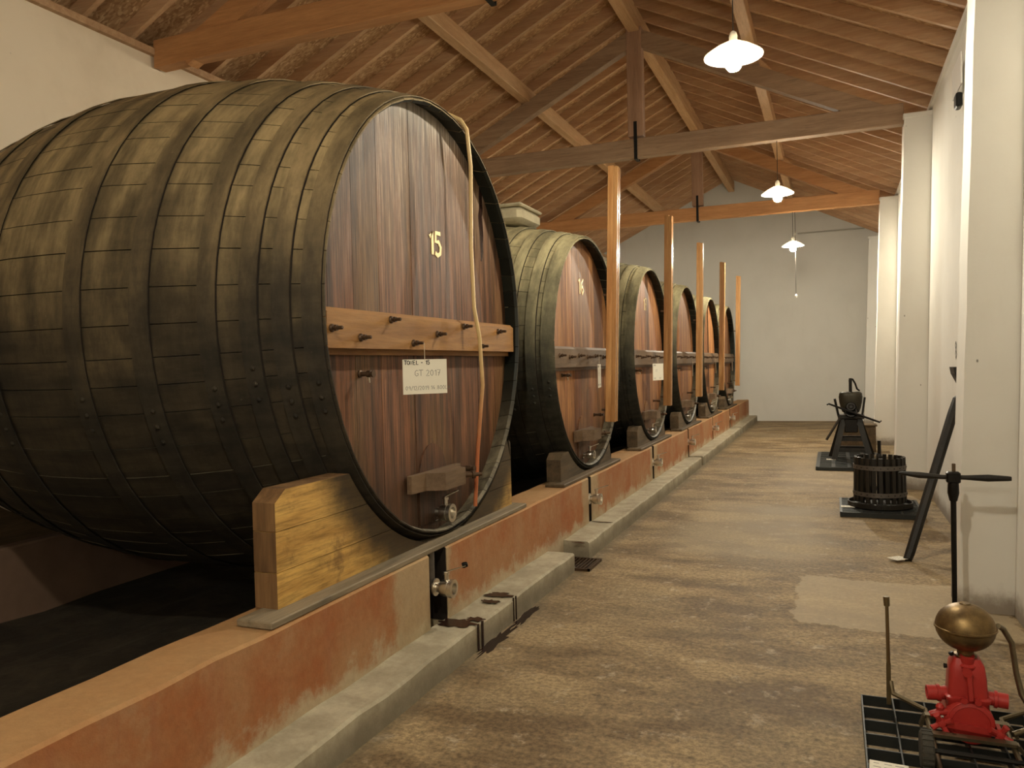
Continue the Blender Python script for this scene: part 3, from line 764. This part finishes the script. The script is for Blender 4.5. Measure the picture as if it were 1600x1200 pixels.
# ---------------------------------------------------------------- pine posts in front of the small barrels
PT = [(7.33, 'tallest-looking varnished pine post in front of the second barrel'), (10.1, 'varnished pine post in front of the third barrel, right of the hanging card'),
      (12.65, 'third varnished pine post, in front of the fourth barrel'), (15.35, 'fourth varnished pine post, in front of the fifth barrel'), (18.05, 'farthest pine post, against the back wall view')]
for i, (y, lb) in enumerate(PT):
    t = thing('gauge_post', lb, 'post', (-2.01, y, 1.0), 'pine posts standing against the barrels')
    t.rotation_euler = (0, math.radians(1.9 if i == 0 else 1.5), 0)
    h = 2.42
    MB().cbox(-.012, .045, -.06, .06, 0, h, .003).obj('post_board', 'post', t)
    MB().cbox(.045, .085, -.062, -.022, 0, h - .01, .003).obj('edge_strip', 'post', t)
    MB().cbox(.045, .08, .025, .062, 0, h - .005, .003).obj('edge_strip', 'post', t)
    MB().box(-.06, .0, -.02, .02, .1, .12).box(-.06, 0, -.02, .02, 1.2, 1.22).obj('mounting_peg', 'iron', t)

# ---------------------------------------------------------------- signs, strings, hose
def sign(cx, cy, cz, ang, wd, ht, lines, label, strz, tilt=0.0):
    t = thing('hanging_card', label, 'sign', (cx, cy, cz), 'cards hung on the barrels')
    u = Vector((math.cos(ang), math.sin(ang), 0)); n = Vector((u.y, -u.x, 0)); v = Vector((0, 0, 1))
    P = lambda a, b, d: u * a + v * b + n * d
    c = MB().loft([[P(-wd / 2, -ht, -.001), P(wd / 2, -ht, -.001), P(wd / 2, 0, -.001), P(-wd / 2, 0, -.001)], [P(-wd / 2, -ht, .001), P(wd / 2, -ht, .001), P(wd / 2, 0, .001), P(-wd / 2, 0, .001)]])
    o = c.obj('card', 'paper', t)
    for txt, a, b, s, wv, m in lines:
        write(MB(), txt, P(a * wd - wd / 2, b * ht - ht, .0013), u, v, n, s, wv, .0004).obj('writing', m, o)
    MB().tube([(0, 0, -.01), (0, 0, strz)], .0018, 6).obj('string', 'string', t)
    return t
sign(-2.045, 3.765, 1.60, math.radians(52), .258, .187, [('TONEL - 15', .03, .85, .022, .0042, 'ink'), ('GT 2017', .26, .52, .032, .0028, 'ink_thin'), ('09/12/2019', .05, .12, .021, .0022, 'ink_thin'), ('14.800Lt', .62, .12, .021, .0022, 'ink_thin')],
     'white card reading TONEL - 15 hung on the largest barrel', .09)
CARDS = [(0, .19, 100), (1, .10, 74), (2, .1, 101), (3, .1, 101), (4, .1, 101)]
for i, dy, an in CARDS:
    lb = ['card hung edge-on at the head of the second barrel', 'white card turned to view on the head of the third barrel', 'card hung edge-on at the head of the fourth barrel', 'card hung edge-on at the head of the fifth barrel', 'card hung edge-on at the head of the last barrel'][i]
    lines = [('TONEL', .06, .86, .018, .002, 'ink'), ('CT', .25, .5, .03, .002, 'ink_thin'), ('09/12', .08, .08, .018, .0016, 'ink_thin'), ('2019', .6, .08, .018, .0016, 'ink_thin')]
    sign(-2.045, YS[i] + dy - .12, Z2 + (.94 if i else .95), math.radians(an), .28, .21 if i != 0 else .22, lines, lb, .085)
o = MB().tube([(p[0], p[1], p[2]) for p in [(-2.30, 4.40, 3.155), (-2.20, 4.40, 3.125), (-2.105, 4.42, 3.075), (-2.075, 4.44, 3.02), (-2.075, 4.485, 2.80), (-2.08, 4.47, 2.3), (-2.06, 4.448, 1.92), (-2.04, 4.475, 1.73), (-2.05, 4.525, 1.44), (-2.08, 4.495, 1.04), (-2.09, 4.455, .68)]], .0125, 10).obj('hose', 'hose', None, True)
tag(o, 'beige hose stained red hanging down the head of the largest barrel', 'hose')
# dusty box on top of the second barrel
t = thing('dusty_crate', 'pale dusty box with dark marks on top of the second barrel', 'box', (-2.92, 7.1, 2.895))
MB().cbox(-.32, .26, -.28, .28, 0, .15, .04).obj('box_body', 'pale_dust', t, True); MB().cbox(-.33, .27, -.29, .29, .145, .175, .012).obj('box_lid', 'pale_dust', t)

# ---------------------------------------------------------------- lamps
def lamp(x, y, z, ztop, label, power=1.0):
    t = thing('pendant_lamp', label, 'lamp', (x, y, z), 'pendant lamps along the aisle')
    s = MB(); n = 32
    prof = [(.022, .085), (.05, .080), (.10, .055), (.155, .018), (.162, .012), (.162, .006), (.152, .010), (.098, .046), (.048, .068), (.020, .072)]
    c = Vector((0, 0, 0)); rings = [[(r_ * math.cos(2 * PI * k / n), r_ * math.sin(2 * PI * k / n), h) for k in range(n)] for r_, h in prof]
    s.loft(rings, False); s.obj('lamp_shade', 'opal', t, True, 60)
    MB().lathe([(.022, .07), (.024, .12), (.018, .14), (.006, .15)], (0, 0, 0), (0, 0, 1), 14).obj('lamp_holder', 'enamel', t, True)
    MB().lathe([(.014, .07), (.018, .03), (.034, .0), (.045, -.028), (.042, -.052), (.028, -.07), (.0, -.077)], (0, 0, 0), (0, 0, 1), 16).obj('bulb', bulb_mat(power), t, True)
    MB().tube([(0, 0, .15), (0, 0, ztop - z)], .004, 6).obj('cord', 'cord', t)
    for o in t.children:
        if o.name.split('.')[0] != 'cord': o.scale = (1.19, 1.19, 1.19)
    return t
for x, y, z, zt, pw, lb in [(-.591, 5.52, 3.584, 4.335, 1.0, 'nearest and largest pendant lamp glowing in the view'), (-.608, 10.34, 3.594, 4.26, 1.15, 'middle pendant lamp in the view, hung from the second tie beam'),
                     (-.656, 15.42, 3.623, 4.26, 2.4, 'farthest pendant lamp before the back wall'),
                     (-.60, .6, 3.59, 4.26, 1.1, 'pendant lamp overhead near the photographer, out of view'), (-.60, -3.6, 3.59, roofz(-.6) + TH + .01, .8, 'pendant lamp at the near end of the aisle, out of view')]:
    lamp(x, y, z, zt, lb, pw)
t = thing('pull_cord', 'thin pull cord with small white knob beside the farthest lamp', 'cord', (-.617, 15.47, 2.725))
MB().tube([(0, 0, 0), (0, 0, 1.535)], .005, 6).obj('cord', 'cord', t)
MB().lathe([(.006, .03), (.018, .012), (.022, -.012), (.012, -.036), (0, -.038)], (0, 0, 0), (0, 0, 1), 12).obj('knob', 'enamel', t, True)

# ---------------------------------------------------------------- slatted grates on the floor
def floor_grate(x0, x1, y0, y1, h, nx_, ny_, label, wid=.006):
    t = thing('floor_grate', label, 'grate', ((x0 + x1) / 2, (y0 + y1) / 2, 0), 'black grates under the exhibits')
    a, b = (x1 - x0) / 2, (y1 - y0) / 2
    for k in range(ny_):
        y = -b + 2 * b * k / (ny_ - 1); MB().box(-a, a, y - wid / 2, y + wid / 2, h - .045, h).obj('slat', 'grate', t)
    for k in range(nx_):
        x = -a + 2 * a * k / (nx_ - 1); MB().box(x - wid / 2, x + wid / 2, -b, b, 0 if k in (0, nx_ - 1) else .01, h + .001).obj('cross_bar', 'grate', t)
    return t
floor_grate(.095, .83, 2.75, 3.78, .055, 7, 9, 'black grate under the red pump')
floor_grate(.05, .77, 8.30, 9.15, .05, 5, 14, 'black grate under the slatted press basket', .022)
floor_grate(-.225, .60, 11.7, 13.6, .05, 5, 16, 'black grate under the sprayer on its stand', .05)

# ---------------------------------------------------------------- red pump with brass air vessel
PX, PY = .465, 3.50
def red_pump():
    t = thing('hand_pump', 'red painted hand pump with a brass ball air vessel', 'pump', (PX, PY, .055))
    z = lambda v: v - .055
    # lower body: rounded housing leaning back, cover disc faces the camera
    n = 28; rings = []
    for y, k in ((-.075, .86), (-.065, 1.0), (.075, 1.0), (.085, .9)):
        rings.append([(.088 * k * math.cos(2 * PI * q / n), y, z(.135) + .082 * k * math.sin(2 * PI * q / n)) for q in range(n)])
    body = MB().loft(rings).obj('pump_body', 'red', t, True, 50)
    MB().lathe([(.078, 0), (.078, .008), (.066, .012), (.064, .009), (.0, .011)], (.005, -.072, z(.135)), (0, -1, 0), 28).obj('cover_plate', 'red', body, True)
    # upper chest tapering to the top
    rings = []
    for zz, hx, hy in ((.13, .072, .06), (.205, .074, .062), (.212, .080, .068), (.222, .080, .068), (.228, .070, .058), (.30, .066, .054), (.345, .060, .048), (.37, .045, .036)):
        m_ = 24; ring = []
        for q in range(m_):
            a = 2 * PI * q / m_; c, s = math.cos(a), math.sin(a); p = .32
            ring.append((hx * abs(c) ** p * (1 if c > 0 else -1), hy * abs(s) ** p * (1 if s > 0 else -1), z(zz)))
        rings.append(ring)
    MB().loft(rings).obj('valve_chest', 'red', t, True, 50)
    MB().lathe([(.030, 0), (.036, .008), (.036, .018), (.026, .024), (.026, .05)], (0, -.02, z(.335)), (0, -.25, 1), 18).obj('neck_flange', 'red', t, True)
    for sg in (-1, 1):
        MB().lathe([(.026, 0), (.026, .03), (.033, .031), (.033, .042), (.029, .043), (.029, .078), (.024, .079), (.023, .05)], (sg * .062, .0, z(.215)), (sg, -.1, -.05), 18).obj('side_port', 'red', t, True)
        # wing nut
        w_ = MB().lathe([(.016, 0), (.02, .012), (.013, .024), (.0, .026)], (sg * .098, -.085, z(.115 if sg > 0 else .13)), (0, -1, .1), 12)
        for q in range(4):
            a = PI / 4 + q * PI / 2 + .3 * sg
            d = Vector((math.cos(a), -.3, math.sin(a))); c = Vector((sg * .098, -.095, z(.115 if sg > 0 else .13)))
            w_.tube([c, c + d * .022, c + d * .04], [.011, .010, .0125], 8)
        w_.obj('wing_nut', 'red', t, True)
        MB().beam((sg * .098, -.03, z(.122)), (sg * .098, -.09, z(.122)), .014, .014).obj('stud', 'red', t)
    MB().beam((-.10, -.092, z(.13)), (.10, -.092, z(.115)), .012, .022).obj('clamp_strap', 'red', t)
    # small linkage on the front
    lk = MB().beam((0, -.070, z(.32)), (.004, -.082, z(.225)), .016, .010)
    lk.lathe([(.018, 0), (.018, .012)], (-.006, -.066, z(.33)), (0, -1, 0), 12).lathe([(.012, 0), (.012, .018)], (-.018, -.070, z(.222)), (0, -1, 0), 10).lathe([(.012, 0), (.012, .018)], (.028, -.070, z(.222)), (0, -1, 0), 10)
    lk.obj('link_arm', 'red', t)
    MB().lathe([(.008, 0), (.010, .012), (0, .014)], (-.05, -.02, z(.375)), (-.5, 0, 1), 8).lathe([(.008, 0), (.010, .012), (0, .014)], (-.068, -.02, z(.33)), (-1, 0, 0), 8).obj('bolt', 'black_iron', t)
    # petcock cluster, left
    pc = MB().tube([(-.06, -.05, z(.16)), (-.10, -.07, z(.165)), (-.135, -.07, z(.15))], [.016, .014, .012], 10)
    pc.lathe([(.014, 0), (.016, .01), (.010, .02), (0, .022)], (-.10, -.07, z(.175)), (0, 0, 1), 10); pc.obj('drain_cock', 'red', t, True)
    # brass vessel
    R, zc = .106, z(.487); prof = [(.034, z(.372)), (.040, z(.375)), (.040, z(.380)), (.030, z(.384)), (.030, z(.394)), (.036, z(.402))]
    for k in range(3, 24):
        a = -PI / 2 + PI * k / 24
        prof.append((R * math.cos(a), zc + .092 * math.sin(a)))
        if k == 11: prof += [(R + .001, zc - .006), (R + .004, zc - .004), (R + .004, zc + .002), (R + .001, zc + .004)]
    prof += [(.020, zc + .091), (.018, zc + .094), (0, zc + .094)]
    MB().lathe(prof, (-.002, -.005, 0), (0, 0, 1), 40).obj('air_vessel', 'brass', t, True, 50)
    # carrying frame, handles and wheels
    fm = MB()
    for sg in (-1, 1):
        x = .135 * sg
        fm.tube([(x * 1.9, .20, z(.16)), (x * 1.85, .17, z(.12)), (x, .10, z(.095)), (x, -.02, z(.09)), (x, -.22, z(.085)), (x, -.5, z(.08))], [.010] * 6, 8)
    for yy in (.03, -.14):
        for q0, q1 in (((-.160, z(.06)), (-.145, z(.104))), ((-.145, z(.104)), (.145, z(.104))), ((.145, z(.104)), (.175, z(.06)))): fm.beam((q0[0], yy, q0[1]), (q1[0], yy, q1[1]), .034, .012, (0, 0, 1))
    fm.obj('carry_frame', 'handle_iron', t, True)
    MB().beam((-.265, .20, z(.06)), (-.265, .20, z(.24)), .018, .010, (0, 1, 0)).tube([(-.265, .2, z(.235)), (-.268, .2, z(.49))], [.008, .007], 8).tube([(-.268, .2, z(.485)), (-.270, .2, z(.525))], [.012, .013], 10).obj('rocking_lever', 'bronze', t, True)
    MB().tube([(.11, .0, z(.50)), (.135, .05, z(.475)), (.165, .06, z(.42)), (.18, .06, z(.30)), (.195, .05, z(.225)), (.235, .02, z(.15)), (.20, -.02, z(.115)), (.15, -.04, z(.10))], [.010, .011, .011, .011, .012, .012, .012, .010], 10).obj('pump_handle', 'handle_iron', t, True)
    for sg in (-1, 1):
        wprof = [(.03, -.022), (.06, -.022), (.068, -.016), (.070, 0), (.068, .016), (.06, .022), (.03, .022)]
        wm = MB().lathe(wprof, (sg * .17, -.31, z(.07) + .045), (1, 0, 0), 26)
        for q in range(20):
            a = 2 * PI * q / 20; c = Vector((sg * .17, -.31 + .070 * math.cos(a), z(.07) + .045 + .070 * math.sin(a)))
            wm.beam(c + Vector((-.018, 0, 0)), c + Vector((.018, 0, 0)), .007, .005, (0, math.cos(a) + .001, math.sin(a)))
        wm.obj('wheel', 'tyre', t)
    MB().tube([(-.17, -.31, z(.07) + .045), (.17, -.31, z(.07) + .045)], .009, 8).obj('axle', 'black_iron', t)
red_pump()
def card(x, y, z, wd, d, rz, label, n=4):
    t = thing('caption_card', label, 'sign', (x, y, z), 'caption cards by the exhibits', (0, 0, rz))
    o = MB().box(-wd / 2, wd / 2, -d / 2, d / 2, 0, .0025).obj('card', 'paper', t)
    m = MB()
    for k in range(n):
        for q in range(3): yy = d * .34 - k * d * .68 / max(1, n - 1); m.box(-wd * .4 + q * wd * .28, -wd * .4 + q * wd * .28 + wd * random.uniform(.12, .24), yy - d * .012, yy + d * .012, .0025, .003)
    m.obj('printed_lines', 'ink_thin', o); return t
card(.165, 3.10, .057, .13, .12, -.05, 'caption card on the grate of the red pump')
card(.115, 8.58, .055, .13, .1, 0, 'caption card on the grate of the press basket')
card(-.05, 12.55, .055, .13, .12, 0, 'caption card on the grate of the sprayer stand')
card(.435, 6.60, .02, .12, .10, .75, 'caption card at the foot of the leaning pole')

# ---------------------------------------------------------------- T-handled tool
t = thing('t_handle_tool', 'black iron rod with a wooden cross handle behind the red pump', 'tool', (.612, 5.0, 0))
MB().tube([(0, 0, 0), (0, 0, .74)], [.013, .015], 10).obj('rod', 'black_iron', t, True)
MB().tube([(0, 0, .735), (0, 0, .78), (0, 0, .84)], [.02, .03, .028], 12).cbox(-.035, .035, -.03, .03, .835, .90, .008).obj('eye_socket', 'black_iron', t, True)
MB().cbox(-.006, .012, -.008, .008, .895, .945, .002).obj('wedge', 'cradle_far', t)
MB().tube([(-.275, 0, .885), (-.26, 0, .885), (-.17, 0, .875), (-.06, 0, .868), (.06, 0, .868), (.17, 0, .868), (.265, 0, .868), (.28, 0, .868)], [.004, .011, .018, .013, .013, .020, .014, .012], 12).obj('cross_handle', 'black_wood', t, True)

# ---------------------------------------------------------------- leaning pole, bracket, wall mark
p0, p1 = Vector((.498, 6.61, .0)), Vector((.935, 7.35, 1.19))
d = (p1 - p0); m = MB().tube([p0 + Vector((0, 0, .012)), p0 + d * .05, p0 + d * .9, p0 + d * 1.0, p0 + d * 1.03], [.032, .036, .040, .034, .010], 8)
o = m.obj('leaning_pole', 'black_wood'); tag(o, 'dark wooden pole leaning against the right wall behind the near pillar', 'pole')
t = thing('wall_bracket', 'dark wedge-shaped timber bracket fixed to the right wall', 'bracket', (1.005, 7.75, 1.36))
MB().loft([[(-.06, -.13, .09), (.0, -.13, .09), (.0, -.13, -.02), (-.05, -.13, .03)], [(-.06, .13, .09), (.0, .13, .09), (.0, .13, -.02), (-.05, .13, .03)]]).obj('bracket_body', 'black_wood', t)
MB().loft([[(-.05, -.12, .028), (0, -.12, -.02), (0, -.12, -.13)], [(-.05, .12, .028), (0, .12, -.02), (0, .12, -.04)]]).obj('bracket_wedge', 'black_wood', t)
m = MB(); write(m, '8', Vector((1.008, 8.0, 1.52)), Vector((0, -1, 0)), Vector((0, 0, 1)), Vector((-1, 0, 0)), .15, .012, .002)
o = m.obj('wall_mark', 'ink'); tag(o, 'black handwritten 8 on the right wall above the bracket', 'number')
t = thing('junction_plate', 'white plate and small dark clip high on the right wall by the near pillar', 'plate', (1.06, 7.75, 3.9))
MB().box(-.05, -.04, -.25, .25, -.10, .16).obj('plate', 'enamel', t); MB().cbox(-.07, -.02, -.12, .02, -.25, -.13, .01).obj('clip', 'black_steel', t)

# ---------------------------------------------------------------- slatted press basket
def basket():
    t = thing('press_basket', 'black slatted press basket with two grey riveted hoops on a round tray', 'basket', (.415, 8.72, .05))
    R = .245; n = 24
    for k in range(n):
        if k in (30,): continue
        a = 2 * PI * k / n; c, s = math.cos(a), math.sin(a); w2 = .0175
        def q(r, z): return [Vector((r * c, r * s, z)) + Vector((-s, c, 0)) * (w2 * sg) for sg in (-1, 1)]
        r0, r1 = R * 1.0, R * .965
        b = q(r0 - .022, .055); tt = q(r1 - .022, .50 + random.uniform(-.006, .006)); bo = q(r0, .055); to = q(r1, .50)
        MB().loft([[b[0], b[1], bo[1], bo[0]], [tt[0], tt[1], to[1], to[0]]]).obj('slat', 'black_wood', t)
    for zz in (.14, .405):
        rr_ = R * (1 - .035 * (zz - .055) / .445) + .001
        ho = MB(); N = 56; rings = [[(r * math.cos(2 * PI * k / N), r * math.sin(2 * PI * k / N), zz + h) for r, h in ((rr_, -.022), (rr_ + .004, -.022), (rr_ + .004, .022), (rr_, .022))] for k in range(N)]
        vs = [p for r in rings for p in r]; fs = [(i * 4 + j, ((i + 1) % N) * 4 + j, ((i + 1) % N) * 4 + (j + 1) % 4, i * 4 + (j + 1) % 4) for i in range(N) for j in range(4)]
        ho.add(vs, fs); h_ = ho.obj('hoop', 'hoop_grey', t)
        rv = MB()
        for k in range(n): a = 2 * PI * k / n; rv.lathe([(.006, 0), (.005, .004), (0, .005)], ((rr_ + .004) * math.cos(a), (rr_ + .004) * math.sin(a), zz), (math.cos(a), math.sin(a), 0), 6)
        rv.obj('rivet', 'black_iron', h_)
    MB().lathe([(.285, 0), (.30, .01), (.30, .055), (.29, .055), (.288, .02), (0, .02)], (0, 0, 0), (0, 0, 1), 40).obj('tray', 'black_wood', t)
    MB().tube([(.0, 0, .02), (0, 0, .66)], .017, 10).obj('screw', 'black_iron', t, True)
    MB().lathe([(.028, .40), (.028, .50), (.02, .53)], (0, 0, 0), (0, 0, 1), 12).obj('press_block', 'black_wood', t)
    return t
basket()

# ---------------------------------------------------------------- sprayer on its trestle stand
def sprayer():
    t = thing('sprayer_stand', 'dark copper sprayer tank with pump handle on a splayed timber stand', 'pump', (.23, 12.75, .05))
    legs = [(-.24, -.2, -.09, -.08), (.26, -.2, .09, -.08), (-.28, .28, -.1, .08), (.3, .28, .1, .08)]
    for x0, y0, x1, y1 in legs: MB().beam((x0, y0, 0), (x1, y1, .64), .075, .075, (0, 1, 0)).obj('leg', 'black_wood', t)
    for zz in (.14, .30):
        MB().beam((-.21 + zz * .25, -.19 + zz * .15, zz), (.23 - zz * .25, -.19 + zz * .15, zz), .035, .05).obj('stretcher', 'black_wood', t)
        MB().beam((-.24 + zz * .25, .26 - zz * .25, zz), (.26 - zz * .25, .26 - zz * .25, zz), .035, .05).obj('stretcher', 'black_wood', t)
    MB().cbox(-.18, .18, -.15, .15, .60, .66, .01).obj('top_plate', 'black_wood', t)
    MB().cbox(-.09, .09, -.14, .04, .40, .60, .01).obj('gear_box', 'black_iron', t)
    # gear rings
    for zz, r in ((.70, .085), (.77, .06)):
        g = MB().lathe([(r * .8, -.012), (r, -.012), (r, .012), (r * .8, .012), (r * .3, .0)], (.0, -.15, zz + .01), (0, -1, .5), 24)
        for k in range(18):
            a = 2 * PI * k / 18; e1 = Vector((1, 0, 0)); e2 = Vector((0, .447, .894))
            c = Vector((0, -.15, zz + .01)) + (e1 * math.cos(a) + e2 * math.sin(a)) * r
            g.beam(c - Vector((0, -.01, .004)), c + (e1 * math.cos(a) + e2 * math.sin(a)) * .014 + Vector((0, -.008, 0)), .008, .012)
        g.obj('gear', 'black_iron', t)
    MB().tube([(-.33, -.22, .815), (-.30, -.22, .83), (.02, -.2, .70), (.38, -.22, .56), (.40, -.22, .585)], [.012, .013, .018, .013, .01], 8).obj('crank_bar', 'black_iron', t)
    MB().beam((-.17, -.12, .64), (-.22, -.14, .90), .018, .03).beam((.15, -.1, .64), (.19, -.1, .92), .018, .03).obj('side_arm', 'black_iron', t)
    n = 36; rings = []
    for zz, k in ((.68, .55), (.70, .72), (.76, .84), (.84, .95), (.92, 1.0), (.965, .95), (.985, .80), (.99, .45)):
        ring = []
        for q in range(n):
            a = 2 * PI * q / n; r = k * (1 - .16 * math.exp(-((a - 1.5 * PI) / .5) ** 2))
            ring.append((.165 * r * math.cos(a), .12 * r * math.sin(a), zz + (.012 * abs(math.cos(a)) if zz > .95 else 0)))
        rings.append(ring)
    MB().loft(rings).obj('tank', 'copper_dark', t, True, 60)
    MB().tube([(0, 0, .98), (0, 0, 1.15)], .022, 10).tube([(0, 0, 1.15), (0, 0, 1.20)], [.026, .018], 10).obj('pump_cylinder', 'black_iron', t, True)
    MB().tube([(0, 0, 1.19), (.03, 0, 1.185), (.065, 0, 1.12), (.09, 0, 1.04), (.125, 0, 1.01)], [.012, .013, .013, .014, .012], 8).obj('pump_lever', 'black_iron', t, True)
    MB().beam((-.15, -.18, .62), (-.34, -.25, .30), .05, .02).obj('hanging_lever', 'black_wood', t)
    return t
sprayer()
t = thing('wooden_bench', 'dark low wooden box behind the sprayer stand against the pillar', 'box', (.36, 14.3, 0))
MB().cbox(-.27, .27, -.16, .16, 0, .42, .01).obj('box_body', 'cradle_far', t); MB().cbox(-.29, .29, -.18, .18, .42, .45, .006).obj('box_lid', 'cradle_far', t)
t = thing('timber_offcut', 'small pale timber block at the foot of the third pillar', 'block', (.62, 10.9 + 1.9, 0))
MB().cbox(-.14, .3, -.12, .12, 0, .1, .006).obj('block_body', 'pad', t)
